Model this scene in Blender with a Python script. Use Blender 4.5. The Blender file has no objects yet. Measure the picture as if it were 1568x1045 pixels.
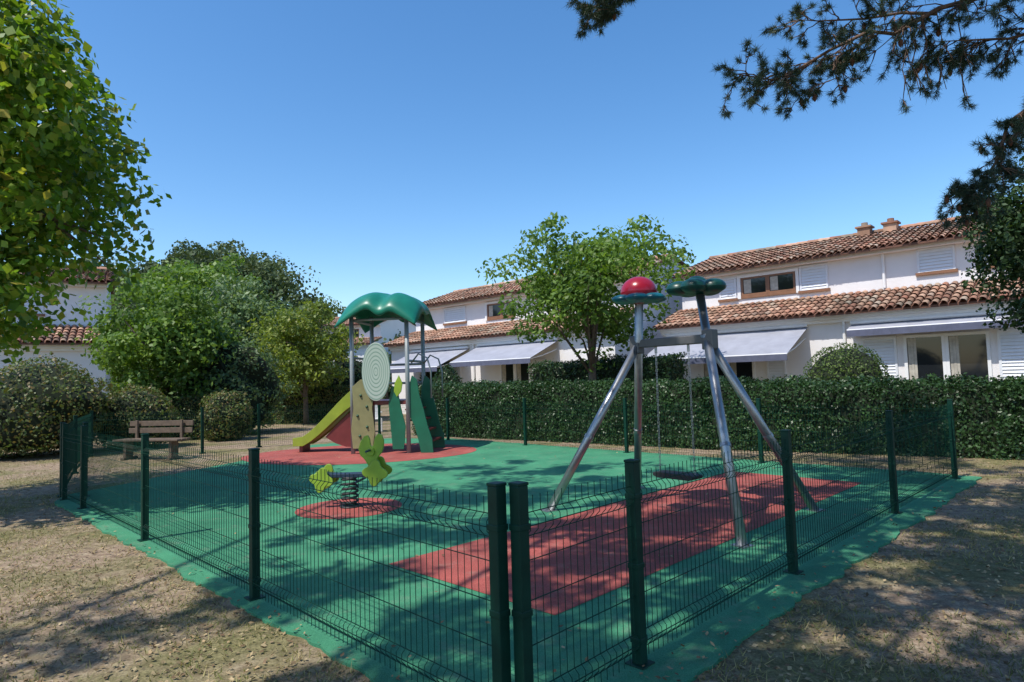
import bpy, math, numpy as np
from mathutils import Vector, Matrix, noise
R=math.radians
sc=bpy.context.scene
# ---------------------------------------------------------------- materials
def newmat(name):
    m=bpy.data.materials.new(name); m.use_nodes=True
    nt=m.node_tree; return m,nt,nt.nodes["Principled BSDF"],nt.nodes["Material Output"]
def ramp(nt,stops):
    r=nt.nodes.new("ShaderNodeValToRGB"); e=r.color_ramp.elements
    e[0].position=stops[0][0]; e[0].color=(*stops[0][1],1)
    e[1].position=stops[-1][0]; e[1].color=(*stops[-1][1],1)
    for p,c in stops[1:-1]:
        k=e.new(p); k.color=(*c,1)
    return r
def noisen(nt,scale,detail=4,rough=.6,coord='Object'):
    tc=nt.nodes.new("ShaderNodeTexCoord"); n=nt.nodes.new("ShaderNodeTexNoise")
    n.inputs['Scale'].default_value=scale; n.inputs['Detail'].default_value=detail; n.inputs['Roughness'].default_value=rough
    nt.links.new(tc.outputs[coord],n.inputs['Vector']); return n
def mix(nt,a,b,fac,mode='MIX'):
    m=nt.nodes.new("ShaderNodeMix"); m.data_type='RGBA'; m.blend_type=mode
    for s,v in ((m.inputs[6],a),(m.inputs[7],b),(m.inputs[0],fac)):
        if hasattr(v,'is_output') or hasattr(v,'links'): nt.links.new(v,s)
        else: s.default_value=v if isinstance(v,(int,float)) else (*v,1)
    return m.outputs[2]
def simple(name,c,rough=.6,metal=0,var=.15,scale=6,bump=0,bscale=60,spec=.5):
    m,nt,p,o=newmat(name)
    n=noisen(nt,scale)
    r=ramp(nt,[(.3,tuple(x*(1-var) for x in c)),(.7,tuple(min(1,x*(1+var)) for x in c))])
    nt.links.new(n.outputs[0],r.inputs[0]); nt.links.new(r.outputs[0],p.inputs['Base Color'])
    p.inputs['Roughness'].default_value=rough; p.inputs['Metallic'].default_value=metal
    p.inputs['Specular IOR Level'].default_value=spec
    if bump:
        b=nt.nodes.new("ShaderNodeBump"); b.inputs['Strength'].default_value=bump; b.inputs['Distance'].default_value=.01
        n2=noisen(nt,bscale); nt.links.new(n2.outputs[0],b.inputs['Height']); nt.links.new(b.outputs[0],p.inputs['Normal'])
    return m
def leafmat(name,cols,trans=.35,rough=.5,pscale=.8):
    m,nt,p,o=newmat(name)
    g=nt.nodes.new("ShaderNodeNewGeometry")
    st=[(i/(len(cols)-1),c) for i,c in enumerate(cols)]
    r=ramp(nt,st); nt.links.new(g.outputs['Random Per Island'],r.inputs[0])
    n=noisen(nt,pscale,3); r2=ramp(nt,[(.35,(.6,.65,.6)),(.65,(1.25,1.2,1.1))]); nt.links.new(n.outputs[0],r2.inputs[0])
    c=mix(nt,r.outputs[0],r2.outputs[0],1.0,'MULTIPLY')
    nt.links.new(c,p.inputs['Base Color']); p.inputs['Roughness'].default_value=rough
    p.inputs['Specular IOR Level'].default_value=.35
    if trans>0:
        t=nt.nodes.new("ShaderNodeBsdfTranslucent"); mx=nt.nodes.new("ShaderNodeMixShader")
        c2=mix(nt,c,(1.6,1.6,.6),1.0,'MULTIPLY'); nt.links.new(c2,t.inputs[0])
        mx.inputs[0].default_value=trans
        nt.links.new(p.outputs[0],mx.inputs[1]); nt.links.new(t.outputs[0],mx.inputs[2]); nt.links.new(mx.outputs[0],o.inputs[0])
    return m
# ---------------------------------------------------------------- builders
def link(ob,parent=None):
    sc.collection.objects.link(ob)
    if parent is not None: ob.parent=parent
    return ob
def empty(name,loc=(0,0,0),rz=0):
    e=bpy.data.objects.new(name,None); e.location=loc; e.rotation_euler=(0,0,rz); e.empty_display_size=.2
    return link(e)
class B:
    def __init__(s): s.v=[];s.f=[];s.m=[];s.cur=0
    def add(s,vs,fs):
        k=len(s.v); s.v+= [tuple(v) for v in vs]; s.f+=[tuple(i+k for i in f) for f in fs]; s.m+=[s.cur]*len(fs)
    def box(s,a,b,rz=0,c=None):
        x0,y0,z0=a;x1,y1,z1=b
        vs=[(x0,y0,z0),(x1,y0,z0),(x1,y1,z0),(x0,y1,z0),(x0,y0,z1),(x1,y0,z1),(x1,y1,z1),(x0,y1,z1)]
        if rz:
            cx,cy=c if c else ((x0+x1)/2,(y0+y1)/2); C,S=math.cos(rz),math.sin(rz)
            vs=[(cx+(x-cx)*C-(y-cy)*S,cy+(x-cx)*S+(y-cy)*C,z) for x,y,z in vs]
        s.add(vs,[(0,3,2,1),(4,5,6,7),(0,1,5,4),(1,2,6,5),(2,3,7,6),(3,0,4,7)])
    def tube(s,pts,rad,n=6,cap=True):
        pts=[Vector(p) for p in pts]
        if not isinstance(rad,(list,tuple)): rad=[rad]*len(pts)
        vs=[];N=len(pts);up=None
        for i,p in enumerate(pts):
            t=(pts[min(i+1,N-1)]-pts[max(i-1,0)]).normalized()
            if up is None: up=Vector((0,0,1)) if abs(t.z)<.9 else Vector((1,0,0))
            a=t.cross(up)
            if a.length<1e-4: a=t.cross(Vector((0,1,.3)))
            a.normalize(); b=t.cross(a).normalized()
            for k in range(n):
                q=2*math.pi*(k+.5)/n; vs.append(p+(a*math.cos(q)+b*math.sin(q))*rad[i])
        fs=[]
        for i in range(N-1):
            for k in range(n):
                k2=(k+1)%n; fs.append((i*n+k,i*n+k2,(i+1)*n+k2,(i+1)*n+k))
        if cap: fs.append(tuple(range(n-1,-1,-1))); fs.append(tuple((N-1)*n+k for k in range(n)))
        s.add(vs,fs)
    def plate(s,outline,th,fn):
        n=len(outline)
        vs=[fn(u,v,-th/2) for u,v in outline]+[fn(u,v,th/2) for u,v in outline]
        fs=[tuple(range(n-1,-1,-1)),tuple(range(n,2*n))]
        for i in range(n):
            j=(i+1)%n; fs.append((i,j,n+j,n+i))
        s.add(vs,fs)
    def dome(s,c,r,h,n=16,m=6,petal=0,amp=0,a0=0):
        vs=[];fs=[]
        for i in range(m+1):
            a=math.pi/2*i/m
            for k in range(n):
                q=2*math.pi*k/n; rr=r*math.cos(a)*(1+amp*(abs(math.cos(petal*q/2+a0))*2-1.2)*math.cos(a)) if petal else r*math.cos(a)
                vs.append((c[0]+rr*math.cos(q),c[1]+rr*math.sin(q),c[2]+h*math.sin(a)))
        for i in range(m):
            for k in range(n):
                k2=(k+1)%n; fs.append((i*n+k,i*n+k2,(i+1)*n+k2,(i+1)*n+k))
        s.add(vs,fs)
    def obj(s,name,mats,parent=None,smooth=False,bevel=0):
        me=bpy.data.meshes.new(name); me.from_pydata(s.v,[],s.f); 
        if not isinstance(mats,(list,tuple)): mats=[mats]
        for m in mats: me.materials.append(m)
        me.polygons.foreach_set('material_index',s.m)
        if smooth: me.polygons.foreach_set('use_smooth',[True]*len(s.f))
        me.update(); ob=bpy.data.objects.new(name,me); link(ob,parent)
        if bevel:
            b=ob.modifiers.new('bev','BEVEL'); b.width=bevel; b.segments=2; b.limit_method='ANGLE'
        return ob
def fastmesh(name,V,k,mat,parent=None):
    N=V.shape[0]; me=bpy.data.meshes.new(name)
    me.vertices.add(N*k); me.vertices.foreach_set('co',V.reshape(-1).astype(np.float32))
    me.loops.add(N*k); me.loops.foreach_set('vertex_index',np.arange(N*k,dtype=np.int32))
    me.polygons.add(N); me.polygons.foreach_set('loop_start',np.arange(0,N*k,k,dtype=np.int32))
    try: me.polygons.foreach_set('loop_total',np.full(N,k,dtype=np.int32))
    except Exception: pass
    me.materials.append(mat); me.update(calc_edges=True); me.validate()
    return link(bpy.data.objects.new(name,me),parent)
def unit(a): return a/np.maximum(np.linalg.norm(a,axis=-1,keepdims=True),1e-9)
def leafquads(C,size,rng,nrm=None,nj=1.0,aspect=.55):
    N=len(C); n=rng.normal(size=(N,3))*nj
    if nrm is not None: n=n+nrm
    n=unit(n); t=unit(np.cross(n,rng.normal(size=(N,3)))); b=np.cross(n,t)
    L=size*rng.uniform(.6,1.25,size=(N,1))*.5; W=L*aspect*1.0
    return np.stack([C-t*L,C+b*W-t*L*.1,C+t*L,C-b*W-t*L*.1],axis=1)
def nz(p,s,seed=0): return noise.noise(Vector((p[0]*s+seed*7.3,p[1]*s-seed*3.1,p[2]*s+seed)))

bark=simple('bark',(.13,.095,.07),.9,0,.4,14,.8,30)
barkpine=simple('bark_pine',(.16,.10,.075),.9,0,.4,10,.8,24)
def tree(name,base,cc,rad,ncl,lpc,ls,mat,seed,tr=.12,sig=.35,nlimb=16,gap=-.12,aspect=.6,bk=None,keep=None):
    rng=np.random.default_rng(seed); E=empty(name,(0,0,0))
    cc=np.array(cc,float); rad=np.array(rad,float); base=np.array(base,float)
    cl=[]
    tries=0
    while len(cl)<ncl and tries<ncl*20:
        tries+=1
        d=unit(rng.normal(size=3)); r=rng.uniform()**.42
        k=1+.38*nz(d,1.7,seed)+.15*nz(d,4,seed+3)
        p=cc+d*rad*r*k
        if nz(p,1.3/max(rad.mean()*.45,.5),seed+9)<gap: continue
        if keep is not None and not keep(p): continue
        cl.append(p)
    cl=np.array(cl)
    b=B(); top=cc+np.array([0,0,rad[2]*.45]); fork=base+(cc-base)*.55; fork[2]=max(base[2]+.2,min(fork[2],cc[2]-rad[2]*.75))
    tp=[base+(0,0,-.1)]
    for i in range(1,7):
        f=i/6; q=base*(1-f)+top*f if i>2 else base+(fork-base)*(i/3)
        tp.append(q+rng.normal(size=3)*(.03*i*(1 if i<6 else 0)))
    b.tube(tp,[tr*1.3,tr,tr*.9,tr*.75,tr*.55,tr*.35,tr*.15],8)
    for j in rng.choice(len(cl),min(nlimb,len(cl)),replace=False):
        e=cl[j]; s=tp[rng.integers(2,6)]; mid=(s+e)/2+np.array([0,0,.12])*np.linalg.norm(e-s)+rng.normal(size=3)*.08
        rr=tr*.4; b.tube([s,s*.5+mid*.5+rng.normal(size=3)*.03,mid,e*.55+mid*.45,e],[rr,rr*.8,rr*.6,rr*.4,rr*.15],5)
    b.obj('trunk_and_limbs',bk or bark,E,True)
    cs=sig*rng.uniform(.6,1.3,size=(len(cl),1,1))
    off=rng.normal(size=(len(cl),lpc,3)); off=unit(off)*rng.uniform(.2,1,size=(len(cl),lpc,1))**.5
    off[...,2]*=.65
    C=(cl[:,None,:]+off*cs*1.7).reshape(-1,3)
    nn=unit(off.reshape(-1,3))+np.array([0,0,.6])
    fastmesh('foliage',leafquads(C,ls,rng,nn,.8,aspect),4,mat,E)
    return E
def hedge(name,path,width,height,mat,core,leaf,dens,seed,zvar=.05):
    rng=np.random.default_rng(seed); E=empty(name)
    path=[np.array(p,float) for p in path]; hw=width/2
    b=B()
    Cs=[];Ns=[]
    for i in range(len(path)-1):
        p,q=path[i],path[i+1]; L=np.linalg.norm(q-p); t=(q-p)/L; n=np.array([-t[1],t[0]])
        h0,h1=(height if not isinstance(height,(list,tuple)) else height[i]),(height if not isinstance(height,(list,tuple)) else height[i+1])
        i0=.07
        vs=[]
        for P,h in ((p,h0),(q,h1)):
            for w,z in ((-hw+i0,0),(-hw+i0,h-i0-.12),(-hw+i0+.15,h-i0),(hw-i0-.15,h-i0),(hw-i0,h-i0-.12),(hw-i0,0)):
                vs.append((P[0]+n[0]*w,P[1]+n[1]*w,z))
        b.add(vs,[(0,1,7,6),(1,2,8,7),(2,3,9,8),(3,4,10,9),(4,5,11,10),(5,4,3,2,1,0),(6,7,8,9,10,11)])
        def put(N,fn,nv):
            s=rng.uniform(-.03,1.03,size=N); r=rng.uniform(size=N)
            P=p[None,:]+(q-p)[None,:]*s[:,None]; h=h0+(h1-h0)*s
            w,z=fn(r,h)
            X=np.stack([P[:,0]+n[0]*w,P[:,1]+n[1]*w,z],1)
            bump=np.array([nz(x,2.2,seed)*.13+nz(x,7,seed)*.07 for x in X])+rng.normal(size=N)*.04
            nvv=np.array(nv); X=X+nvv[None,:]*bump[:,None]; X[:,2]=np.maximum(X[:,2],.02)
            Cs.append(X); Ns.append(np.tile(nvv,(N,1)))
        hm=(h0+h1)/2
        put(int(L*hm*dens),lambda r,h:(np.full_like(r,-hw)+.12*np.clip((r*h-(h-.15))/.15,0,1)**2,r*h),(-n[0],-n[1],0))
        put(int(L*hm*dens*.6),lambda r,h:(np.full_like(r,hw)-.12*np.clip((r*h-(h-.15))/.15,0,1)**2,r*h),(n[0],n[1],0))
        put(int(L*width*dens),lambda r,h:((r-.5)*width*.96,h-.08*np.abs(r*2-1)**4),(0,0,1))
        for P,h,sg in ((p,h0,-1),(q,h1,1)):
            N=int(width*h*dens); w=rng.uniform(-hw,hw,N); z=rng.uniform(0,h,N)
            X=np.stack([P[0]+n[0]*w+t[0]*sg*.03,P[1]+n[1]*w+t[1]*sg*.03,z],1)+rng.normal(size=(N,3))*.03
            X[:,2]=np.maximum(X[:,2],.02); Cs.append(X); Ns.append(np.tile(np.array([t[0]*sg,t[1]*sg,0]),(N,1)))
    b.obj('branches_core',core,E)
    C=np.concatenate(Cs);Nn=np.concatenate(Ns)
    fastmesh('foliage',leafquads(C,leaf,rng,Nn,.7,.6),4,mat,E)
    return E
def bush(name,c,rad,mat,core,leaf,n,seed,amp=.15):
    rng=np.random.default_rng(seed); E=empty(name)
    d=unit(rng.normal(size=(n,3))); k=np.array([1+amp*nz(x,2,seed)+amp*.6*nz(x,6,seed) for x in d])*(1-np.abs(rng.normal(size=n))*.07)
    C=np.array(c)+d*np.array(rad)*k[:,None]; C[:,2]=np.maximum(C[:,2],.03)
    fastmesh('foliage',leafquads(C,leaf,rng,d,.7,.6),4,mat,E)
    b=B(); vs=[];fs=[];n1,n2=14,9
    for i in range(n2+1):
        for j in range(n1):
            a=math.pi*i/n2; q=2*math.pi*j/n1; x=(math.sin(a)*math.cos(q),math.sin(a)*math.sin(q),math.cos(a))
            kk=.86*(1+amp*nz(x,2,seed)); vs.append((c[0]+x[0]*rad[0]*kk,c[1]+x[1]*rad[1]*kk,max(0,c[2]+x[2]*rad[2]*kk)))
    for i in range(n2):
        for j in range(n1): fs.append((i*n1+j,(i+1)*n1+j,(i+1)*n1+(j+1)%n1,i*n1+(j+1)%n1))
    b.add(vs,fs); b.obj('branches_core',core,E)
    return E
# ---------------------------------------------------------------- ground
m,nt,p,o=newmat('dry_ground'); 
n1=noisen(nt,.9,5,.6); n2=noisen(nt,9,6,.7); n3=noisen(nt,60,3,.7)
r1=ramp(nt,[(.3,(.15,.105,.075)),(.5,(.29,.215,.15)),(.68,(.42,.34,.24))]); nt.links.new(n2.outputs[0],r1.inputs[0])
r2=ramp(nt,[(.44,(0,0,0)),(.60,(1,1,1))]); nt.links.new(n1.outputs[0],r2.inputs[0])
r3=ramp(nt,[(.35,(.12,.11,.05)),(.7,(.27,.24,.12))]); nt.links.new(n2.outputs[0],r3.inputs[0])
c=mix(nt,r1.outputs[0],r3.outputs[0],r2.outputs[0])
r4=ramp(nt,[(.3,(.55,.55,.55)),(.7,(1.35,1.35,1.35))]); nt.links.new(n3.outputs[0],r4.inputs[0])
c=mix(nt,c,r4.outputs[0],1.0,'MULTIPLY'); nt.links.new(c,p.inputs['Base Color']); p.inputs['Roughness'].default_value=.95
p.inputs['Specular IOR Level'].default_value=.15
bn=nt.nodes.new("ShaderNodeBump"); bn.inputs['Strength'].default_value=.7; bn.inputs['Distance'].default_value=.03
nt.links.new(n2.outputs[0],bn.inputs['Height']); nt.links.new(bn.outputs[0],p.inputs['Normal'])
GM=m
b=B(); b.add([(-600,-600,0),(600,-600,0),(600,900,0),(-600,900,0)],[(0,1,2,3)]); b.obj('ground',GM)
def rubber(name,c,c2,pale_grain):
    m,nt,p,o=newmat(name)
    n=noisen(nt,140,2,.8); r=ramp(nt,[(.3,c2),(.5,c),(.72,pale_grain)]); nt.links.new(n.outputs[0],r.inputs[0])  # fine random speckle of dark, base and pale rubber granules
    n1=noisen(nt,1.3,5,.65); r1=ramp(nt,[(.3,(.72,.76,.78)),(.7,(1.2,1.15,1.15))]); nt.links.new(n1.outputs[0],r1.inputs[0])
    cc=mix(nt,r.outputs[0],r1.outputs[0],1.0,'MULTIPLY')
    n5=noisen(nt,3.5,6,.75); r5=ramp(nt,[(.54,(0,0,0)),(.8,(.5,.5,.5))]); nt.links.new(n5.outputs[0],r5.inputs[0])
    cc=mix(nt,cc,(.28,.27,.21),r5.outputs[0])
    nt.links.new(cc,p.inputs['Base Color']); p.inputs['Roughness'].default_value=.85; p.inputs['Specular IOR Level'].default_value=.3
    b=nt.nodes.new("ShaderNodeBump"); b.inputs['Strength'].default_value=.5; b.inputs['Distance'].default_value=.006
    nt.links.new(n.outputs[0],b.inputs['Height']); nt.links.new(b.outputs[0],p.inputs['Normal'])
    return m
GR=rubber('rubber_green',(.05,.235,.12),(.025,.15,.08),(.10,.34,.19))
RR=rubber('rubber_red',(.33,.075,.06),(.21,.045,.04),(.46,.15,.12))
def sheet(name,poly,z,mat,jit=0,step=.25,skirt=0):
    pts=[]
    for i in range(len(poly)):
        p=Vector(poly[i]);q=Vector(poly[(i+1)%len(poly)]); n=max(1,int((q-p).length/step))
        for k in range(n):
            t=p+(q-p)*(k/n); 
            if jit: t=t+Vector((noise.noise(Vector((t.x*1.7,t.y*1.7,0))),noise.noise(Vector((t.x*1.7,t.y*1.7,9)))))*jit+Vector((noise.noise(Vector((t.x*7,t.y*7,0))),noise.noise(Vector((t.x*7,t.y*7,9)))))*jit*.8
            pts.append((t.x,t.y))
    b=B(); n=len(pts); b.add([(x,y,z) for x,y in pts],[tuple(range(n))])
    if skirt: b.add([(x,y,z) for x,y in pts]+[(x,y,z-skirt) for x,y in pts],[(i,n+i,n+(i+1)%n,(i+1)%n) for i in range(n)])
    return b.obj(name,mat)
GREEN=[(.08,2.64),(6.6,9.15),(6.2,9.6),(-1.75,17.6),(-3.6,18.2),(-5.3,16.9),(-5.74,14.2),(-6.5,11.3),(-6.9,9.9),(-6.74,9.42)]
sheet('green_rubber_surface',GREEN,.02,GR,.06,.06,.03)
sheet('red_rubber_strip',[(-1.13,5.67),(.232,4.35),(4.78,8.95),(3.45,10.3)],.024,RR,.0,1)
def circ(cx,cy,rx,ry,n=48,w=0): return [(cx+rx*math.cos(2*math.pi*i/n)*(1+w*math.cos(4*math.pi*i/n+.5)),cy+ry*math.sin(2*math.pi*i/n)) for i in range(n)]
sheet('red_rubber_circle',circ(-2.13,8.25,.66,.66),.024,RR,0,9)
sheet('red_rubber_circle',circ(-3.5,14.6,2.5,2.0,48,.06),.024,RR,0,9)
# ---------------------------------------------------------------- litter and dry grass
def inpoly(X,Y,poly):
    ins=np.zeros(len(X),bool); j=len(poly)-1
    for i in range(len(poly)):
        xi,yi=poly[i];xj,yj=poly[j]
        ins^=((yi>Y)!=(yj>Y))&(X<(xj-xi)*(Y-yi)/(yj-yi+1e-12)+xi); j=i
    return ins
rng=np.random.default_rng(5)
N=40000; Y=1.2+14*rng.uniform(size=N)**1.5; X=(rng.uniform(-1,1,N))*(Y*.95+.8); ins=inpoly(X,Y,GREEN)
edge=(X+Y<2.86)|(Y<X+2.92)
keep=(~ins)|(rng.uniform(size=N)<np.where(edge,.30,.025)); X,Y,ins=X[keep],Y[keep],ins[keep]
C=np.stack([X,Y,np.where(ins,.03,.008)+rng.uniform(0,.012,len(X))],1)
LM=leafmat('dry_leaf_litter',[(.10,.06,.035),(.2,.13,.07),(.32,.23,.13),(.42,.33,.2),(.16,.10,.06)],0,.8,2)
fastmesh('leaf_litter',leafquads(C,.035,rng,np.array([[0,0,1.]]),.3,.6),4,LM)
N=150000; Y=1.2+15*rng.uniform(size=N)**1.5; X=(rng.uniform(-1,1,N))*(Y*.95+.8); ins=inpoly(X,Y,GREEN)
dn=np.array([nz((x,y,0),.8,2)+.4*nz((x,y,0),3,4) for x,y in zip(X,Y)])
keep=(~ins)&(dn+rng.normal(size=N)*.15>-.08); X,Y=X[keep],Y[keep]; N=len(X)
P=np.stack([X,Y,np.zeros(N)],1); a=rng.uniform(0,2*np.pi,N); w=.004; d=np.stack([np.cos(a),np.sin(a),0*a],1)*w
tip=P+np.stack([rng.normal(size=N)*.03,rng.normal(size=N)*.03,rng.uniform(.01,.05,N)],1)
GRM=leafmat('dry_grass_blades',[(.30,.25,.12),(.40,.34,.19),(.2,.21,.07),(.13,.15,.05)],.2,.7,1)
fastmesh('dry_grass',np.stack([P-d,P+d,tip],1),3,GRM)
# ---------------------------------------------------------------- fence
FP=simple('fence_green_paint',(.003,.034,.022),.5,0,.2,8,0,60,.22)
FW=simple('fence_wire_paint',(.004,.042,.026),.55,0,.1,8,0,60,.15)
fence=empty('wire_mesh_fence')
posts=[(-.09,2.95),(.01,2.94),(-1.98,4.89),(-3.92,6.83),(-5.87,8.77),(-6.65,9.52),(-6.95,9.9),(-6.5,9.75),(.65,3.61),(2.155,5.13),(4.12,7.08),(6.17,9.1),(4.26,11.2),(2.28,13.2),(.25,15.25),(-1.78,17.2),(-3.9,18.6),(-6.71,16.9),(-7.6,15.67),(-10.3,15.67),(-8.6,12.6)]
b=B()
for x,y in posts:
    b.box((x-.031,y-.031,0),(x+.031,y+.031,1.115),R(45)); b.box((x-.034,y-.034,1.115),(x+.034,y+.034,1.13),R(45))
    for z in (.15,.55,.93): b.box((x-.035,y-.035,z-.015),(x+.035,y+.035,z+.015),R(45))
    b.box((x-.06,y-.06,.0),(x+.06,y+.06,.028),R(45))
b.obj('posts',FP,fence,False,.004)
runs=[[(-.09,2.95),(-1.98,4.89),(-3.92,6.83),(-5.87,8.77),(-6.65,9.52)],
      [(.01,2.94),(.65,3.61),(2.155,5.13),(4.12,7.08),(6.17,9.1)],
      [(6.17,9.1),(4.26,11.2),(2.28,13.2),(.25,15.25),(-1.78,17.2),(-3.9,18.6),(-6.71,16.9),(-7.6,15.67),(-10.3,15.67),(-8.6,12.6),(-6.95,9.9)]]
prof=[(0,.04),(0,.10),(.026,.125),(.026,.165),(0,.19),(0,.88),(.03,.91),(.03,.955),(0,.985),(0,1.06)]
b=B()
cen=Vector((-.5,10))
for run in runs:
    for i in range(len(run)-1):
        p=Vector(run[i]);q=Vector(run[i+1]);L=(q-p).length;t=(q-p)/L;n=Vector((t.y,-t.x))
        if (cen-p).dot(n)>0: n=-n
        k=int((L-.08)/.05); 
        for j in range(k+1):
            c0=p+t*(.04+j*(L-.08)/k); b.tube([(c0.x+n.x*w,c0.y+n.y*w,z) for w,z in prof],.0025,4,False)
        for w,z in ((0,.10),(.028,.145),(0,.19),(0,.39),(0,.59),(0,.77),(0,.88),(.032,.932),(0,.985)):
            a=p+n*(w+.004)+t*.035; e=q+n*(w+.004)-t*.035; b.tube([(a.x,a.y,z),(e.x,e.y,z)],.0028,4,False)
b.obj('wire_panels',FW,fence)
# ---------------------------------------------------------------- swing
STEEL=simple('galvanised_steel',(.36,.37,.385),.38,.85,.12,12)
BLK=simple('black_rubber',(.02,.02,.022),.6)
CG=simple('plastic_dark_green',(.006,.055,.045),.35,0,.1,5)
CBL=simple('plastic_blue',(.008,.12,.16),.35,0,.1,5)
CR=simple('plastic_red',(.30,.010,.028),.25,0,.1,5)
sw=empty('swing_set')
JB=Vector((2.18,7.13,1.98));JA=Vector((1.56,7.88,1.98))
B1=Vector((2.04,5.92,.0));B2=Vector((3.36,7.3,0));A1=Vector((.375,7.71,0));A2=Vector((1.7,9.09,0))
b=B()
b.tube([B1,B1+(JB-B1)*1.28],.05,14); b.tube([A2,A2+(JA-A2)*1.26],.05,14)
b.tube([B2,JB+(JB-B2)*.03],.05,14); b.tube([A1,JA+(JA-A1)*.03],.05,14)
dirb=(JB-JA).normalized()
b.obj('legs',STEEL,sw,True)
b=B()
for f in (B1,B2,A1,A2): b.box((f.x-.075,f.y-.075,.018),(f.x+.075,f.y+.075,.032),.5)
for f,j in ((B1,JB),(B2,JB),(A1,JA),(A2,JA)): 
    d=(j-f)/(j-f).length; b.tube([f+d*1.0,f+d*1.04],.056,12)
b.obj('foot_plates_and_collars',STEEL,sw,False)
b=B(); pa=JA-dirb*.03; pb=JB+dirb*.03
perp=Vector((-dirb.y,dirb.x,0))
def beam(u,v,w): return tuple(pa+dirb*u+perp*w+Vector((0,0,v)))
Lb=(pb-pa).length
b.plate([(0,-.05),(Lb,-.05),(Lb,.05),(0,.05)],.09,beam)
for u in (.0,Lb): b.plate([(u-.07,-.12),(u+.07,-.12),(u+.07,.1),(u-.07,.1)],.12,beam)
b.obj('top_beam',simple('dark_grey_metal',(.12,.12,.125),.5,.3),sw,False,.012)
def flower_ring(c,rc,rl,n,h,name,mat,a0=0,core_r=.12):
    # n round petals, each a flattened ellipsoid, around a centre disc
    b=B()
    for k in range(n):
        a=a0+2*math.pi*k/n; x=c[0]+rc*math.cos(a); y=c[1]+rc*math.sin(a)
        b.dome((x,y,c[2]),rl,h,24,6); b.dome((x,y,c[2]),rl,-h*.8,24,6)
    b.dome((c[0],c[1],c[2]),core_r+rc*.5,h*1.05,30,6); b.dome((c[0],c[1],c[2]),core_r+rc*.5,-h*.9,30,6)
    return b.obj(name,mat,sw,True)
tb=B1+(JB-B1)*1.30; ta=A2+(JA-A2)*1.265
flower_ring((tb.x-.03,tb.y,tb.z+.02),.205,.15,5,.095,'green_flower_cap',CG,.5)
b=B(); b.dome((tb.x-.03,tb.y,tb.z+.04),.14,.13,24,8); b.obj('green_flower_centre',CG,sw,True)
flower_ring((ta.x,ta.y,ta.z-.01),.20,.135,6,.055,'blue_petal_cap',CBL,.2)
b=B(); b.dome((ta.x,ta.y,ta.z+.075),.215,.185,36,12); b.dome((ta.x,ta.y,ta.z+.075),.215,-.14,36,8); b.obj('red_ball',CR,sw,True)
b=B(); mid=(JA+JB)/2; seatc=Vector((mid.x,mid.y,.42))
for sg in (-1,1):
    top=mid+dirb*sg*.23+Vector((0,0,-.05)); bot=seatc+dirb*sg*.24
    n=34
    for i in range(n):
        a=top+(bot-top)*(i/n); e=top+(bot-top)*((i+.9)/n); o2=(perp if i%2 else dirb)*.009
        b.tube([a+o2,e+o2],.0042,4,False); b.tube([a-o2,e-o2],.0042,4,False)
    b.tube([top+Vector((0,0,.1)),top-Vector((0,0,.08))],.016,6)
b.obj('chains',STEEL,sw)
b=B()
out=[(-.28,-.02),(-.22,-.04),(.22,-.04),(.28,-.02),(.28,.015),(.22,.025),(-.22,.025),(-.28,.015)]
b.plate(out,.2,lambda u,v,w:tuple(seatc+dirb*u+perp*w+Vector((0,0,v+abs(w)*.12))))
b.obj('seat',BLK,sw,False,.008)
# ---------------------------------------------------------------- play tower
LIME=simple('plastic_lime',(.25,.33,.03),.45,0,.15,4)
LIME2=simple('plastic_lime_bright',(.25,.38,.03),.4,0,.12,4)
DG=simple('plastic_green_panel',(.008,.12,.065),.4,0,.12,4)
ROOFG=simple('roof_green',(.008,.17,.11),.38,0,.15,3)
TAN=simple('panel_tan',(.23,.22,.10),.55,0,.15,4)
POST=simple('grey_post',(.27,.30,.31),.45,.2,.1,4)
DR=simple('slide_dark_red',(.16,.03,.03),.4,0,.15,4)
m,nt,p,o=newmat('maze_panel'); tc=nt.nodes.new("ShaderNodeTexCoord"); mp=nt.nodes.new("ShaderNodeMapping"); mp.inputs['Scale'].default_value=(1.9,0,1)
w=nt.nodes.new("ShaderNodeTexWave"); w.wave_type='RINGS'; w.rings_direction='SPHERICAL'; w.inputs['Scale'].default_value=3.6; w.inputs['Distortion'].default_value=.5
nt.links.new(tc.outputs['Object'],mp.inputs[0]); nt.links.new(mp.outputs[0],w.inputs[0])
r=ramp(nt,[(.1,(.20,.31,.25)),(.4,(.42,.50,.44))]); nt.links.new(w.outputs[0],r.inputs[0]); nt.links.new(r.outputs[0],p.inputs['Base Color']); p.inputs['Roughness'].default_value=.5
MAZE=m
ty=empty('slide_play_tower',(-2.9,15.0,.02),R(-8))
b=B(); h=.645
for x in (-h,h):
    for y in (-h,h): b.tube([(x,y,0),(x,y,3.2)],.048,12)
for (x0,y0),(x1,y1),z in (((-h,-h),(-h,h),2.15),((h,-h),(h,h),2.05),((-h,h),(h,h),2.0),((-h,h),(h,h),1.55),((-h,-h),(h,-h),3.0),((-h,-h),(-h,h),3.0),((h,-h),(h,h),3.0)):
    b.tube([(x0,y0,z),(x1,y1,z)],.03,8)
for y in (-.5,.5):
    pts=[(h+.05,y,2.0),(h+.22,y,2.2),(h+.42,y,2.1),(h+.5,y,1.8),(h+.5,y,1.2)]
    b.tube(pts,.02,8)
b.obj('posts_and_rails',POST,ty,True)
b=B(); b.box((-h,-h,1.08),(h,h,1.17)); b.obj('platform',DR,ty,False,.01)
G=40; vs=[];fs=[]
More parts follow.
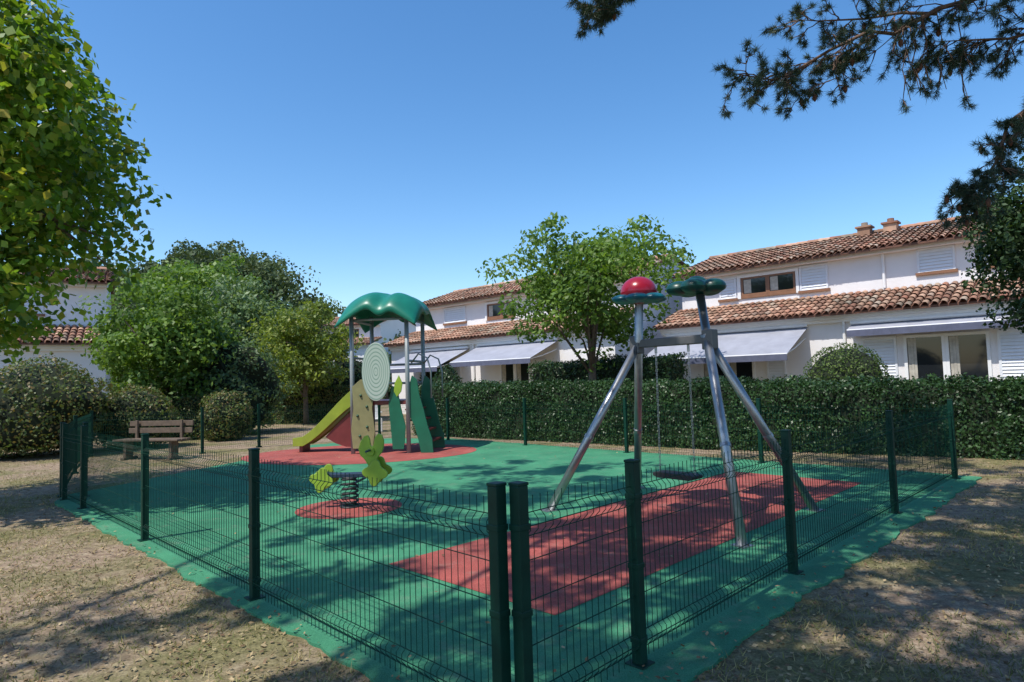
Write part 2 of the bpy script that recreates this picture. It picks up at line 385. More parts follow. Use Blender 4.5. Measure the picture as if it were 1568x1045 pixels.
for i in range(G+1):
    for j in range(G+1):
        u=-1+2*i/G; v=-1+2*j/G
        x=u*.94;y=v*.94
        core_=.60*(max(0,1-abs(u)**2.2)**.6)*(max(0,1-abs(v)**2.2)**.6)
        notch=-.24*math.exp(-((u-.1)/.2)**2)*(.35+.65*abs(v)) -.16*math.exp(-(v/.22)**2)*abs(u)
        edge=.14*(math.cos(u*math.pi)*abs(v)**3+math.cos(v*math.pi)*abs(u)**3)
        vs.append((x,y,3.12+core_+notch*.8+edge))
for i in range(G):
    for j in range(G): fs.append((i*(G+1)+j,(i+1)*(G+1)+j,(i+1)*(G+1)+j+1,i*(G+1)+j+1))
b=B(); b.add(vs,fs); ob=b.obj('roof',ROOFG,ty,True); s=ob.modifiers.new('s','SOLIDIFY'); s.thickness=.03
b=B(); fn=lambda yy:(lambda u,v,w:(u,yy+w,v))
tanp=[(-.62,.12),(-.16,.12),(-.10,.5),(-.16,1.0),(-.12,1.35),(-.22,1.62),(-.42,1.66),(-.62,1.5),(-.6,1.0),(-.66,.55)]
b.plate(tanp,.03,fn(-h-.06)); b.obj('climbing_panel',TAN,ty,False,.008)
b=B()
for x,z in ((-.45,.4),(-.28,.6),(-.5,.85),(-.28,1.05),(-.42,1.3)): b.tube([(x,-h-.07,z),(x,-h-.11,z)],[.035,.022],10)
b.obj('climbing_holds',simple('hold_dark_green',(.03,.09,.05),.5),ty,True)
b=B(); b.plate([(.33*math.cos(a),.65*math.sin(a)) for a in np.linspace(0,2*math.pi,49)[:-1]],.03,lambda u,v,w:(u,w,v))
ob=b.obj('oval_maze_panel',MAZE,ty,False,.01); ob.location=(-.03,-h-.14,1.82)
b=B()
b.plate([(.0,0),(.1,.12),(.13,.3),(.05,.48),(-.05,.3),(-.07,.12)],.03,lambda u,v,w:(.42+u,-h-.07+w,1.25+v))
b.obj('leaf_decor',LIME2,ty,False,.006)
SL=1.62
def bed(x):
    t=min(1,max(0,(-h-x)/1.38)); return 1.22-(1.0)*(.6*t+.4*(t*t*(3-2*t))) 
xs=[-h-SL*i/20 for i in range(21)]
b=B()
for sy in (-.27,.27):
    o1=[(x,bed(x)+.32-.2*(i/20)) for i,x in enumerate(xs)]+[(x,bed(x)-.07) for x in reversed(xs)]
    b.plate(o1,.035,lambda u,v,w,sy=sy:(u,sy+w,v))
b.obj('slide_sides',LIME,ty,False,.006)
b=B(); vs=[];fs=[]
for x in xs: vs+=[(x,-.25,bed(x)),(x,.25,bed(x))]
for i in range(20): fs.append((2*i,2*i+1,2*i+3,2*i+2))
b.add(vs,fs); ob=b.obj('slide_bed',LIME,ty,True); s=ob.modifiers.new('s','SOLIDIFY'); s.thickness=.03
b=B(); b.plate([(-h-.05,.1),(-h-.05,1.05),(-h-.32,.85),(-h-.6,.6),(-h-.85,.35),(-h-.6,.2),(-h-.35,.12)],.03,lambda u,v,w:(u,-.2+w,v))
b.box((-h-1.5,-.2,0),(-h-1.42,.2,.16)); b.obj('slide_support_panel',DR,ty)
b=B()
for y in (-.62,.42):
    o1=[(.62,1.0),(.66,1.45),(.74,1.72),(.86,1.62),(.9,1.3),(1.0,.95),(1.08,.6),(1.18,.3),(1.2,0),(.92,0),(.86,.3),(.78,.6),(.68,.8)]
    b.plate(o1,.035,lambda u,v,w,y=y:(u,y+w,v))
b.obj('stair_side_panels',DG,ty,False,.008)
b=B()
for i in range(4):
    z=.22+.24*i; x=1.04-.12*i; b.box((x-.12,-.6,z),(x+.08,.4,z+.04))
b.obj('stair_treads',DR,ty)
b=B(); b.plate([(.3,.1),(.55,.1),(.6,.6),(.5,1.0),(.42,1.45),(.3,1.5),(.22,1.1),(.25,.7)],.03,fn(-h-.05)); b.obj('front_green_panel',DG,ty)
# ---------------------------------------------------------------- springer: flower-shaped rider
sp=empty('spring_rider',(-2.13,8.3,.02),R(-5))
b=B(); pts=[]
for i in range(110):
    a=i/110*2*math.pi*6; pts.append((.095*math.cos(a),.095*math.sin(a),.02+.36*i/110))
b.tube(pts,.015,6); b.tube([(0,0,0),(0,0,.02)],.13,16); b.tube([(0,0,.37),(0,0,.39)],.10,16)
b.obj('spring',BLK,sp,True)
b=B(); NV=simple('navy_panel',(.015,.03,.06),.45)
b.plate([(-.36,.40),(-.2,.385),(0,.38),(.2,.385),(.38,.40),(.38,.45),(.2,.435),(-.2,.43),(-.36,.45)],.16,lambda u,v,w:(u,w,v)); b.tube([(.28,-.2,.72),(.28,.2,.72)],.016,8); b.tube([(.14,-.2,.34),(.14,.2,.34)],.016,8)
b.obj('seat_and_handles',NV,sp,False,.006)
def petals(cx,cz,r,n,a0=0,am=.3): 
    return [(cx+r*(1+am*math.cos(n*a+a0))*math.cos(a),cz+r*(1+am*math.cos(n*a+a0))*math.sin(a)) for a in np.linspace(0,2*math.pi,81)[:-1]]
b=B()
for y,dz in ((-.10,0),(.10,.02)):
    b.plate(petals(-.34,.36+dz,.135,4,.8,.2),.03,lambda u,v,w:(u,y+w,v))
    b.plate(petals(.36,.44+dz,.14,4,.4,.2),.03,lambda u,v,w:(u,y+w,v))
# head: tall rounded body with two upright wings / ears
b.plate([(.27,.40),(.25,.52),(.20,.60),(.14,.66),(.12,.74),(.15,.83),(.20,.90),(.245,.91),(.27,.86),(.28,.78),(.30,.76),(.32,.79),(.34,.88),(.38,.93),(.43,.91),(.455,.84),(.45,.75),(.42,.68),(.37,.62),(.35,.54),(.37,.40)],.04,lambda u,v,w:(u,w,v))
b.tube([(.285,-.05,.70),(.285,.05,.70)],.055,16)
b.obj('flower_panels',LIME2,sp,False,.008)
# ---------------------------------------------------------------- bench
WD=simple('weathered_wood',(.12,.085,.06),.75,0,.3,10)
be=empty('park_bench',(-8.3,14.7,0),R(-12))
b=B()
for i in range(3): b.box((-.85,-.2+i*.15,.43),(.85,-.07+i*.15,.47))
for i in range(2):
    b.box((-.85,.27+.03*i,.58+i*.16),(.85,.31+.03*i,.70+i*.16))
b.obj('slats',WD,be,False,.006)
b=B()
for x in (-.6,.6):
    b.box((x-.05,-.18,0),(x+.05,.24,.06)); b.box((x-.04,-.12,.06),(x+.04,.1,.43)); b.box((x-.03,.22,.38),(x+.03,.268,.88))
b.obj('legs',WD,be,False,.008)
ch=empty('garden_chair',(-4.6,21.0,0),R(20)); WP=simple('white_plastic',(.75,.75,.73),.4,0,.03)
b=B(); b.box((-.25,-.25,.4),(.25,.25,.44)); b.box((-.25,.22,.44),(.25,.26,.9))
for x in (-.23,.23):
    for y in (-.23,.23): b.box((x-.025,y-.025,0),(x+.025,y+.025,.4))
    b.box((x-.03,-.25,.62),(x+.03,.25,.65))
b.obj('seat_back_legs',WP,ch,False,.01)
# ---------------------------------------------------------------- houses
WALL=simple('white_render',(.78,.76,.76),.9,0,.05,1.2,.3,40)
TRIM=simple('white_trim',(.8,.8,.8),.6,0,.03); BRN=simple('brown_frame',(.24,.115,.06),.5); 
SLAT=simple('shutter_white',(.74,.76,.80),.5,0,.04)
AWN=simple('awning_fabric',(.30,.31,.36),.8,0,.12,2); AWV=simple('awning_valance',(.10,.11,.17),.8)
CUR=simple('curtain',(.45,.42,.36),.9,0,.2,9)
m,nt,p,o=newmat('window_glass'); p.inputs['Base Color'].default_value=(.015,.018,.022,1); p.inputs['Roughness'].default_value=.06; GLS=m
TILE=leafmat('terracotta_tile',[(.30,.14,.10),(.42,.24,.17),(.50,.33,.25),(.36,.20,.14),(.22,.13,.10),(.48,.38,.31)],0,.85,.8)
PAN=simple('terracotta_under',(.16,.075,.05),.9)
def tiles(name,x0,x1,yA,zA,yB,zB,par,ridge=False):
    L=math.hypot(yB-yA,zB-zA); ny=max(1,round(L/.34)); nx=int((x1-x0)/.215); c=(yB-yA)/L; s=(zB-zA)/L
    rg=np.random.default_rng(int(abs(x0*100))+ny); b=B(); n=6
    for i in range(nx):
        for j in range(ny):
            xc=x0+(i+.5)*(x1-x0)/nx+rg.normal()*.008; l0=j*L/ny-.03+rg.normal()*.012; l1=(j+1)*L/ny+.03
            vs=[]
            for l,r,lf in ((l0,.098,.035),(l1,.08,.005)):
                for k in range(n+1):
                    a=math.pi*k/n; hh=r*math.sin(a)*.85+lf; xx=xc-r*math.cos(a)
                    vs.append((xx,yA+l*c-hh*s,zA+l*s+hh*c))
            b.add(vs,[(k,k+1,n+2+k,n+1+k) for k in range(n)])
    if ridge:
        for i in range(int((x1-x0)/.4)):
            xa=x0+i*.4; vs=[]
            for x,r in ((xa,.12),(xa+.43,.105)):
                for k in range(n+1):
                    a=math.pi*k/n; vs.append((x,yB-r*math.cos(a),zB+.04+r*math.sin(a)))
            b.add(vs,[(k,k+1,n+2+k,n+1+k) for k in range(n)])
    return b.obj(name,TILE,par,False)
def slab(b,x0,x1,yA,zA,yB,zB,th=.06):
    b.add([(x0,yA,zA),(x1,yA,zA),(x1,yB,zB),(x0,yB,zB),(x0,yA,zA-th),(x1,yA,zA-th),(x1,yB,zB-th),(x0,yB,zB-th)],[(0,1,2,3),(7,6,5,4),(0,4,5,1),(1,5,6,2),(2,6,7,3),(3,7,4,0)])
def house(name,org,rz,x0,x1,ze=3.28,zl=4.02,zu=5.32,zr=6.4,ops=(),awn=(),chim=()):
    E=empty(name,(org[0],org[1],0),rz)
    pr=[(.4,0),(.4,ze+.07),(2.0,zl-.1),(2.0,zu+.06),(4.9,zr-.08),(8.5,zu),(8.5,0)]
    b=B(); n=len(pr); vs=[(x0,y,z) for y,z in pr]+[(x1,y,z) for y,z in pr]
    b.add(vs,[tuple(range(n-1,-1,-1)),tuple(range(n,2*n))]+[(i,(i+1)%n,n+(i+1)%n,n+i) for i in range(n)]); b.obj('walls',WALL,E)
    e=.15
    b=B(); slab(b,x0-e,x1+e,.0,ze,2.0,zl); slab(b,x0-e,x1+e,1.5,zu,4.9,zr); slab(b,x0-e,x1+e,8.9,zu,4.9,zr-.002); b.obj('roof_decking',PAN,E)
    tiles('lower_roof_tiles',x0-e,x1+e,-.02,ze+.0,1.98,zl,E); tiles('upper_roof_tiles',x0-e,x1+e,1.48,zu,4.9,zr,E,True)
    b=B(); b.box((x0,.2,ze-.16),(x1,.398,ze-.06)); b.box((x0,.3,ze-.26),(x1,.397,ze-.163)); b.box((x0,1.72,zu-.14),(x1,1.998,zu-.03)); b.box((x0,.05,ze-.07),(x1,.12,ze-.062)); b.obj('cornice',TRIM,E)
    fr=B();gl=B();sl=B();br=B();cu=B()
    for (k,xa,xb,za,zb,y) in ops:
        if k=='win':
            F=br; F.box((xa-.02,y-.05,za-.1),(xb+.02,y-.002,za-.003))
            for a,c_ in ((xa,(xa+xb)/2-.0),((xa+xb)/2,xb)):
                F.box((a,y-.04,za),(a+.07,y-.002,zb)); F.box((c_-.07,y-.04,za),(c_-.002,y-.002,zb)); F.box((a+.07,y-.04,zb-.06),(c_-.07,y-.002,zb)); F.box((a+.07,y-.04,za),(c_-.07,y-.002,za+.06))
                gl.box((a+.07,y-.012,za+.06),(c_-.07,y-.003,zb-.06)); 
                cu.box((a+.09,y-.016,za+.08),(a+.09+(c_-a)*.28,y-.0125,zb-.08))
            fr.box((xa-.14,y-.06,za-.1),(xa-.02,y-.002,zb+.1)); fr.box((xb+.02,y-.06,za-.1),(xb+.12,y-.002,zb+.1)); fr.box((xa-.02,y-.06,zb+.003),(xb+.02,y-.002,zb+.1))
        if k=='door':
            for a,c_ in ((xa,(xa+xb)/2),((xa+xb)/2,xb)):
                fr.box((a,y-.06,za),(a+.08,y-.002,zb)); fr.box((c_-.08,y-.06,za),(c_-.002,y-.002,zb)); fr.box((a+.08,y-.06,zb-.08),(c_-.08,y-.002,zb)); fr.box((a+.08,y-.06,za),(c_-.08,y-.002,za+.1))
                gl.box((a+.08,y-.015,za+.1),(c_-.08,y-.003,zb-.08))
                for q in range(3):
                    xx=a+.1+q*.07; cu.box((xx,y-.024-.006*(q%2),za+.12),(xx+.066,y-.0155,zb-.1))
        if k=='shut':
            sl.box((xa,y-.05,za),(xa+.06,y-.002,zb)); sl.box((xb-.06,y-.05,za),(xb,y-.002,zb)); sl.box((xa+.06,y-.02,za),(xb-.06,y-.002,zb))
            nn=int((zb-za)/.09)
            for q in range(nn):
                z=za+q*(zb-za)/nn; sl.add([(xa+.06,y-.045,z+.005),(xb-.06,y-.045,z+.005),(xb-.06,y-.021,z+.08),(xa+.06,y-.021,z+.08)],[(0,1,2,3)])
            sl.box((xa-.0,y-.055,zb+.002),(xb,y-.002,zb+.05))
            br.box((xa-.05,y-.08,za-.09),(xb+.05,y-.002,za-.004)) if za>1 else None
        if k=='pipe': fr.tube([(xa,y-.06,za),(xa,y-.06,zb)],.045,8)
    fr.obj('frames',TRIM,E); gl.obj('glass',GLS,E); sl.obj('shutters',SLAT,E); br.obj('brown_frames',BRN,E); cu.obj('curtains',CUR,E)
    for (xa,xb,zt,out,drop) in awn:
        b=B(); y=.38; b.cur=0
        slab(b,xa,xb,y-out,zt-drop,y,zt,.012); b.cur=1; b.box((xa,y-out-.012,zt-drop-.2),(xb,y-out,zt-drop-.013))
        b.cur=2; b.tube([(xa,y-.06,zt+.05),(xb,y-.06,zt+.05)],.06,8); b.tube([(xa,y-out+.02,zt-drop-.01),(xb,y-out+.02,zt-drop-.01)],.025,6)
        for x in (xa+.1,xb-.1): b.tube([(x,y,zt-.35),(x,y-out*.5,zt-drop*.55-.2),(x,y-out+.05,zt-drop-.04)],.02,6)
        b.obj('awning',[AWN,AWV,TRIM],E)
    b=B()
    for x in chim:
        b.box((x-.2,4.5,zr-.4),(x+.2,4.9,zr+.22)); b.box((x-.26,4.44,zr+.22),(x+.26,4.96,zr+.28)); b.tube([(x,4.7,zr+.28),(x,4.7,zr+.42)],.11,10)
    if chim: b.obj('chimneys',TILE,E)
    return E
RZ=math.atan2(-.683,.73)
house('terraced_house',(12.1,17.0),RZ,-9.3,9,
  ops=[('win',-6.91,-5.0,4.35,5.0,2.0),('shut',-4.86,-3.95,4.3,5.08,2.0),('shut',-7.75,-7.1,4.3,5.0,2.0),('shut',-1.39,-.42,4.45,5.12,2.0),('shut',.3,1.3,4.45,5.12,2.0),
       ('shut',-2.66,-1.74,0,2.45,.4),('door',-1.56,.44,0.02,2.5,.4),('shut',.6,1.6,0,2.45,.4),('shut',-5.5,-4.9,0,2.15,.4),('door',-7.8,-5.9,.02,2.1,.4),('pipe',-3.1,0,0,3.1,.4),('pipe',-2.3,0,4.1,5.2,2.0),('door',3,5,.02,2.4,.4)],
  awn=[(-9.1,-4.15,2.95,1.9,.85),(-2.9,1.2,2.92,.5,.18)],chim=(-3.43,-2.6))
house('terraced_house',(.17,26.0),RZ,-9.0,4.5,ze=3.42,zl=4.15,zu=5.4,zr=6.5,
  ops=[('shut',-6.7,-5.1,4.45,5.15,2.0),('win',-3.6,-1.8,4.45,5.1,2.0),('shut',.2,1.4,4.45,5.15,2.0),('door',-1.3,.4,.02,2.3,.4),('shut',.5,1.2,0,2.3,.4),('door',-6.6,-4.8,.02,2.3,.4),('shut',-4.6,-3.8,0,2.3,.4),('pipe',-2.9,0,0,3.2,.4)],
  awn=[(-7.3,-3.2,3.0,1.9,.8),(-2.6,1.9,3.05,1.7,.7)],chim=(2.2,))
house('terraced_house',(-15.1,22.6),R(31),-12,.6,ze=3.3,zl=4.05,zu=5.7,zr=6.7,
  ops=[('shut',-2.6,-1.6,0,2.3,.4),('win',-5,-3.4,4.6,5.3,2.0),('shut',-2.4,-1.4,4.5,5.3,2.0)],chim=(-4,))
house('distant_house',(-13.5,50),R(-20),-4,2.5,ze=4.6,zl=5.2,zu=6.3,zr=7.3,ops=[('win',-1,.5,5.3,6,2.0)])
# ---------------------------------------------------------------- vegetation
def br(cols,k): return [tuple(x*k for x in c) for c in cols]
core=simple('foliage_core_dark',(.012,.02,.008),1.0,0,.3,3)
HD=leafmat('hedge_leaves_dark',[(.018,.045,.016),(.03,.07,.022),(.05,.11,.035),(.025,.055,.02)],.15,.4,1.2)
HL=leafmat('hedge_leaves_light',[(.05,.10,.025),(.08,.14,.03),(.12,.17,.04),(.06,.10,.03)],.25,.5,1)
HR=leafmat('hedge_leaves_reddish',br([(.05,.09,.025),(.09,.12,.035),(.16,.11,.05),(.06,.10,.03),(.12,.15,.05)],1.35),.25,.5,1.5)
LT=leafmat('leaves_bright',br([(.06,.13,.015),(.09,.17,.02),(.14,.23,.03),(.05,.10,.015),(.2,.25,.04),(.10,.18,.02),(.28,.24,.05)],1.45),.42,.4,.9)
LMID=leafmat('leaves_mid',br([(.07,.13,.025),(.10,.175,.03),(.14,.22,.05),(.06,.11,.02)],1.3),.38,.5,.6)
LYG=leafmat('leaves_yellow_green',br([(.12,.17,.03),(.18,.23,.045),(.09,.13,.03),(.22,.24,.06)],1.4),.35,.5,.6)
LGY=leafmat('leaves_grey_green',br([(.07,.12,.045),(.10,.16,.07),(.14,.20,.10),(.06,.10,.04)],1.3),.3,.5,.8)
LDK=leafmat('leaves_dark',[(.015,.04,.014),(.025,.06,.02),(.045,.09,.028),(.06,.10,.038)],.2,.5,1)
LHL=leafmat('leaves_hill',br([(.045,.075,.03),(.065,.10,.04),(.09,.12,.05),(.06,.08,.045)],1.25),.15,.7,.12)
NDL=leafmat('pine_needles',[(.03,.065,.055),(.045,.09,.07),(.07,.115,.08),(.10,.09,.05)],.15,.5,1)
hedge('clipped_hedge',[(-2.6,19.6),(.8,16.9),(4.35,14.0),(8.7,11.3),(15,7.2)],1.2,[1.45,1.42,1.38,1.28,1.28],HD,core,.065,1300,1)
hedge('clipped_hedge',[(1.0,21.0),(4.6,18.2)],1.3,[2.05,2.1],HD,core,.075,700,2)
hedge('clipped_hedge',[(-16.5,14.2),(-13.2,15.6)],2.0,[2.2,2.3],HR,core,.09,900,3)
bush('large_round_shrub',(-12.1,16.2,1.2),(1.9,1.5,1.25),HR,core,.09,9000,31,.2)
bush('round_shrub',(-10.4,17.6,.8),(1.1,1.0,.9),HR,core,.085,5000,32,.2)
hedge('clipped_hedge',[(-12.0,20.0),(-9.6,20.3)],1.0,1.35,HR,core,.08,700,4)
hedge('clipped_hedge',[(-11.5,27.0),(-6.6,27.2)],1.0,1.45,HR,core,.09,700,5)
bush('round_shrub',(-8.7,19.4,.7),(.78,.75,.8),HR,core,.08,4200,6,.22)
bush('round_shrub',(8.3,16.0,1.25),(1.0,.9,1.0),HL,core,.06,6500,7,.08)
bush('round_shrub',(-2.3,22.0,1.1),(.6,.6,1.0),HD,core,.08,3000,8)
bush('round_shrub',(-9.7,22.0,1.5),(1.6,1.4,1.7),LGY,core,.12,8000,9,.45)
bush('round_shrub',(-7.6,29,1.4),(1.6,1.2,1.4),HD,core,.13,4000,12,.3)
bush('round_shrub',(-3.4,29.5,1.3),(1.0,1.0,1.3),HD,core,.13,3000,13,.3)
def k1(p):  # big left tree narrows towards the top and the skirt
    r=p[0]/p[1]; z=(p[2]-1.6)/p[1]
    return r<np.interp(z,[.02,.08,.13,.20,.27,.36,.45,.6],[-.82,-.775,-.72,-.63,-.61,-.62,-.65,-.74])+.03*nz(p,1.5,5)
tree('deciduous_tree',(-8.6,8.8,0),(-7.8,8.8,4.9),(2.9,2.3,3.4),410,85,.135,LT,21,.16,.33,26,-.25,.75,None,k1)
tree('deciduous_tree',(2.35,18.5,0),(2.35,18.5,4.35),(2.7,2.5,1.95),170,90,.16,LMID,22,.12,.36,26,-.08,.55)
tree('deciduous_tree',(-11.3,20.5,0),(-11.2,20.5,3.0),(1.75,1.8,2.2),160,90,.17,LMID,23,.12,.38,10,-.15,.6)
tree('deciduous_tree',(-8.4,26,0),(-8.4,26,3.0),(1.9,1.7,1.9),130,90,.17,LYG,24,.1,.36,10,-.15,.6)
tree('olive_tree',(-13.5,31,0),(-13.5,31,4.2),(2.6,2.2,2.4),120,90,.24,LGY,30,.15,.5,10,-.2,.5)
tree('deciduous_tree',(-17.5,36,0),(-17.5,36,5.5),(3.5,3,3.4),150,90,.28,LMID,33,.2,.6,10,-.2,.6)
tree('evergreen_oak_tree',(10.2,10.3,0),(10.1,10.4,3.8),(1.8,1.7,2.0),420,170,.10,LDK,25,.14,.30,20,-.5,.6)
# hill
def zr_(x): return float(np.interp(x,[-110,-80,-60,-50,-41,-33,-27,-23,-19.6,-16,-10,-2],[4,9,11,12,13,15.3,13.0,9.4,6.6,3.6,.5,-1]))
def hz(x,y): return zr_(x*70/max(y,30))*math.exp(-((y-72)/20)**2)-.4
b=B(); nx,ny=60,24; vs=[];fs=[]
for i in range(nx+1):
    for j in range(ny+1):
        x=-120+125*i/nx; y=38+75*j/ny; vs.append((x,y,hz(x,y)+.3*nz((x,y,0),.2)))
for i in range(nx):
    for j in range(ny): a=i*(ny+1)+j; fs.append((a,a+ny+1,a+ny+2,a+1))
b.add(vs,fs); b.obj('hill',simple('hill_soil',(.05,.06,.025),.95),None,True)
rng=np.random.default_rng(77); Cs=[];Ns=[]; E=empty('hillside_trees'); bt=B()
for k in range(230):
    y=rng.uniform(48,76); x=rng.uniform(-1.0,-.13)*y; rr=rng.uniform(1.4,3.3); z=hz(x,y)+rr*.75
    for q in range(5):
        dd=unit(rng.normal(size=3)); n=85; cq=np.array([x,y,z])+dd*rr*.55*np.array([1,1,.9]); r2=rr*rng.uniform(.4,.65)
        d=unit(rng.normal(size=(n,3))); kk=rng.uniform(.7,1.05,n)
        Cs.append(cq+d*r2*kk[:,None]); Ns.append(d)
    bt.tube([(x,y,z-rr-1.2),(x,y,z)],[.2,.1],5)
bt.obj('trunks',bark,E)
fastmesh('foliage',leafquads(np.concatenate(Cs),.40,rng,np.concatenate(Ns),.8,.8),4,LHL,E)
# shade trees (stand behind and beside the photographer, crowns overhead)
LCN=leafmat('leaves_canopy',[(.02,.045,.015),(.04,.07,.025)],0,.5,1)
def canopy(name,base,h,fnc,ncl,seed,lpc=75,ls=.17,sig=.22):
    rng=np.random.default_rng(seed); E=empty(name); cl=[]; t=0
    while len(cl)<ncl and t<ncl*60:
        t+=1; p=fnc(rng)
        if p is None: continue
        if p[1]>-.5 and p[2]<.66*p[1]+2.6: continue
        cl.append(p)
    cl=np.array(cl); b=B(); base=np.array(base,float); top=np.array([base[0]+.3,base[1]+.2,h])
    tp=[base+(top-base)*(i/6)+rng.normal(size=3)*.05 for i in range(7)]; b.tube(tp,[.26,.22,.2,.17,.14,.1,.06],9)
    for j in rng.choice(len(cl),min(18,len(cl)),replace=False):
        e=cl[j]; s=tp[rng.integers(4,7)]
        mid=(s+e)/2+np.array([0,0,.35]); b.tube([s,(s+mid)/2,mid,(mid+e)/2,e],[.06,.05,.04,.03,.012],5)
    b.obj('trunk_and_limbs',barkpine,E,True)
    off=unit(rng.normal(size=(len(cl),lpc,3)))*rng.uniform(.1,1,size=(len(cl),lpc,1))**.5; off[...,2]*=.5
    C=(cl[:,None,:]+off*sig*1.8*rng.uniform(.5,1.3,size=(len(cl),1,1))).reshape(-1,3)
    fastmesh('foliage',leafquads(C,ls,rng,None,1,.5),4,LCN,E)
def f1(rng):
    p=np.array([rng.uniform(-10,3.5),rng.uniform(-4,8.5),rng.uniform(8.3,10.8)])
    g=p[:2]+np.array([.433,.381])*p[2]
    if p[0]<-6.3 and p[1]>1.5: return None
    if -7<g[0]<-1.5 and .7<g[0]+g[1]<2.7 and rng.uniform()<.88: return None
    if nz((g[0],g[1],0),1.15,3)<.02: return None
    if g[1]>10.5 and rng.uniform()<.5: return None
    return p
canopy('umbrella_pine_tree',(-7.5,-4.6,0),9,f1,820,41)
def f2(rng):
    p=np.array([rng.uniform(-2.5,6.5),rng.uniform(-5,4.5),rng.uniform(6.5,9)])
    g=p[:2]+np.array([.433,.381])*p[2]
    if nz((g[0],g[1],0),1.4,8)<-.10: return None
    return p
canopy('umbrella_pine_tree',(3.0,-5.0,0),8,f2,620,42)
# overhanging pine at the right, visible needle branches
E=empty('pine_tree'); b=B(); rng=np.random.default_rng(9); T=[];Dn=[]
trunk=[(8.2,4.6,-.1),(8.15,4.65,1.5),(8.3,4.7,3),(8.1,4.8,4.6),(8.2,4.9,6.4),(8.0,5.0,8.2)]
b.tube(trunk,[.24,.2,.18,.15,.12,.06],10)
def twig(p,d,L,nt_,droop=.15,sub=True):
    p=np.array(p,float); d=unit(np.array(d,float)); pts=[p]
    n=5
    for i in range(n):
        d=unit(d+rng.normal(size=3)*.2+np.array([0,0,-droop*.3])); p=p+d*L/n; pts.append(p)
    b.tube(pts,[.007,.006,.005,.004,.003,.002],4,False)
    pts=np.array(pts)
    for k in range(3):
        f=.72+.28*(k+1)/3; x=f*n; i=min(n-1,int(x)); q=pts[i]*(1-(x-i))+pts[i+1]*(x-i); T.append(q); Dn.append(unit(pts[min(i+1,n)]-pts[i]))
    if sub:
        for k in range(nt_):
            i=rng.integers(1,n); dd=unit(pts[i+1]-pts[i])+rng.normal(size=3)*.7
            twig(pts[i],dd,L*rng.uniform(.25,.5),0,droop,False)
def branch(pts,rad,nt_,L=.4,droop=.15,tufts=4,f0=.3):
    pts=[np.array(q,float) for q in pts]; 
    q2=[pts[0]]
    for i in range(len(pts)-1):
        q2.append((pts[i]+pts[i+1])/2+rng.normal(size=3)*.05); q2.append(pts[i+1]+rng.normal(size=3)*.03)
    pts=q2; n=len(pts); b.tube(pts,[rad*(1-.85*i/(n-1)) for i in range(n)],6)
    for k in range(nt_):
        f=(f0+(1-f0)*(k+rng.uniform())/nt_)*(n-1); i=min(n-2,int(f)); q=pts[i]*(1-(f-i))+pts[i+1]*(f-i); t=unit(pts[i+1]-pts[i])
        s=unit(np.cross(t,[0,0,1])); d=t*.5+s*rng.choice([-1,1])*rng.uniform(.2,1)+np.array([0,0,rng.uniform(-.7,.5)])
        twig(q,d,L*rng.uniform(.5,1.15)*(1.15-.4*f/(n-1)),tufts,droop)
branch([(8.1,4.8,5.6),(6.6,5.4,5.6),(5.1,5.8,5.25),(4.2,6.0,5.0),(3.5,6.0,4.75),(2.8,6.0,4.5),(2.25,6.0,4.42)],.04,60,.5,.2,4,.25)
branch([(4.2,6.0,5.0),(3.6,6.2,5.0),(3.0,6.3,5.15)],.02,14,.4,.1,4,.2)
branch([(3.6,6.0,4.8),(3.2,6.0,4.55),(2.9,6.0,4.3)],.015,12,.35,.1,4,.2)
branch([(8.1,4.8,4.9),(6.8,5.2,4.9),(5.7,5.7,4.5),(5.0,6.0,4.1),(4.75,6.0,3.7),(4.5,6.0,3.35),(4.3,6.0,3.2)],.035,56,.38,.4,4,.3)
branch([(5.7,5.7,4.5),(5.1,5.9,4.7),(4.6,6.0,4.75),(4.2,6.0,4.7)],.025,22,.42,.5,4,.2)
branch([(8.1,4.8,5.3),(6.6,5.0,5.2),(5.6,5.4,4.9),(5.0,5.6,4.9)],.03,36,.42,.5,4,.3)
branch([(6.2,5.5,5.6),(5.3,5.8,5.5),(4.6,5.9,5.4),(4.0,6.0,5.35)],.025,22,.4,.2,4,.2)
branch([(8.1,4.9,7.6),(5.5,5.2,7.0),(3.4,5.5,6.2),(1.9,5.8,5.6),(1.15,6.0,5.35),(.8,6.0,5.15)],.05,26,.34,.3,4,.72)
for q in ((4.2,6,5.0),(3.95,6,4.95),(3.85,6,4.9),(4.4,6,4.9),(4.05,6,5.0)):
    p=np.array(q); b.tube([p,p+(0.03,0,-.25),p+(-.02,0,-.45),p+(.04,0,-.75)],[.005,.004,.004,.003],4,False)
    twig(p+(.03,0,-.25),(-.1,0,-1),.3,2,.5); twig(p+(.0,0,-.5),(.1,0,-1),.3,2,.5)
for k in range(40):
    z=rng.uniform(6,9); a=rng.uniform(0,6.28); L=rng.uniform(1.2,3)
    e=np.array([8+L*math.cos(a),5+L*math.sin(a),z]); 
    if e[0]/max(e[1],.1)<1.0 and e[1]>0 and z<.66*e[1]+2.2: continue
    branch([(8.1,4.9,z-.6),tuple((np.array([8.1,4.9,z-.6])+e)/2+(0,0,.2)),tuple(e)],.035,7,.6,.2,3,.2)
b.obj('trunk_and_branches',barkpine,E,True)
T=np.array(T);Dn=np.array(Dn); K=26
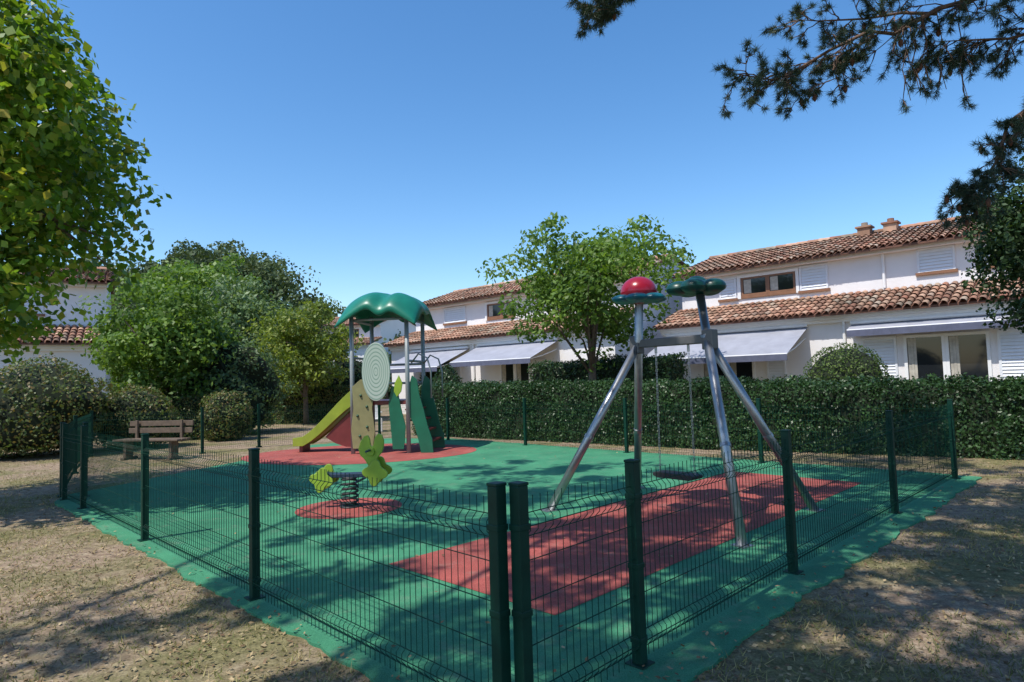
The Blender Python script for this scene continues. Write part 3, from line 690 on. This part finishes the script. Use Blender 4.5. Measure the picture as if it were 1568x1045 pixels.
d=unit(Dn[:,None,:]*.6+rng.normal(size=(len(T),K,3))*.6); base=T[:,None,:]+rng.normal(size=(len(T),K,3))*.01
Ln=rng.uniform(.045,.085,size=(len(T),K,1)); tip=base+d*Ln; sd=unit(np.cross(d,rng.normal(size=d.shape)))*.0026
V=np.stack([base-sd,base+sd,tip],axis=2).reshape(-1,3,3); fastmesh('needles',V,3,NDL,E)
cn=B()
for i in rng.choice(len(T),110,replace=False):
    q=T[i]+(0,0,-.02); cn.tube([q+(0,0,.03),q,q-(0,0,.03),q-(0,0,.05)],[.008,.022,.018,.005],7)
cn.obj('cones',simple('pine_cone',(.12,.05,.03),.8),E,True)
# ---------------------------------------------------------------- light, sky, camera
el=R(60); S=Vector((-.751*math.cos(el),-.66*math.cos(el),math.sin(el)))
ld=bpy.data.lights.new('sun','SUN'); ld.energy=5.0; ld.angle=R(.53); ld.color=(1,.95,.87)
lo=bpy.data.objects.new('sun',ld); lo.rotation_euler=(-S).to_track_quat('-Z','Y').to_euler(); lo.location=(0,0,30); link(lo)
w=bpy.data.worlds.new("World"); sc.world=w; w.use_nodes=True; nt=w.node_tree; bg=nt.nodes['Background']
sky=nt.nodes.new('ShaderNodeTexSky'); sky.sky_type='NISHITA'; sky.sun_disc=False; sky.sun_elevation=el; sky.sun_rotation=math.atan2(S.x,S.y)%(2*math.pi)
sky.air_density=1.0; sky.dust_density=.6; sky.ozone_density=1.8
hs=nt.nodes.new('ShaderNodeHueSaturation'); hs.inputs['Saturation'].default_value=1.28; hs.inputs['Value'].default_value=1.4
nt.links.new(sky.outputs[0],hs.inputs['Color']); nt.links.new(hs.outputs[0],bg.inputs[0]); bg.inputs[1].default_value=.15
cd=bpy.data.cameras.new('camera'); cd.sensor_width=36; cd.lens=980/1568*36; cd.clip_end=2000; cd.clip_start=.05
co=bpy.data.objects.new('camera',cd); co.matrix_world=Matrix.Translation((0,0,1.6))@Matrix.Rotation(R(90+3.36),4,'X')@Matrix.Rotation(R(-1.68),4,'Z'); link(co); sc.camera=co
sc.view_settings.view_transform='Standard'; sc.view_settings.look='None'; sc.view_settings.exposure=0
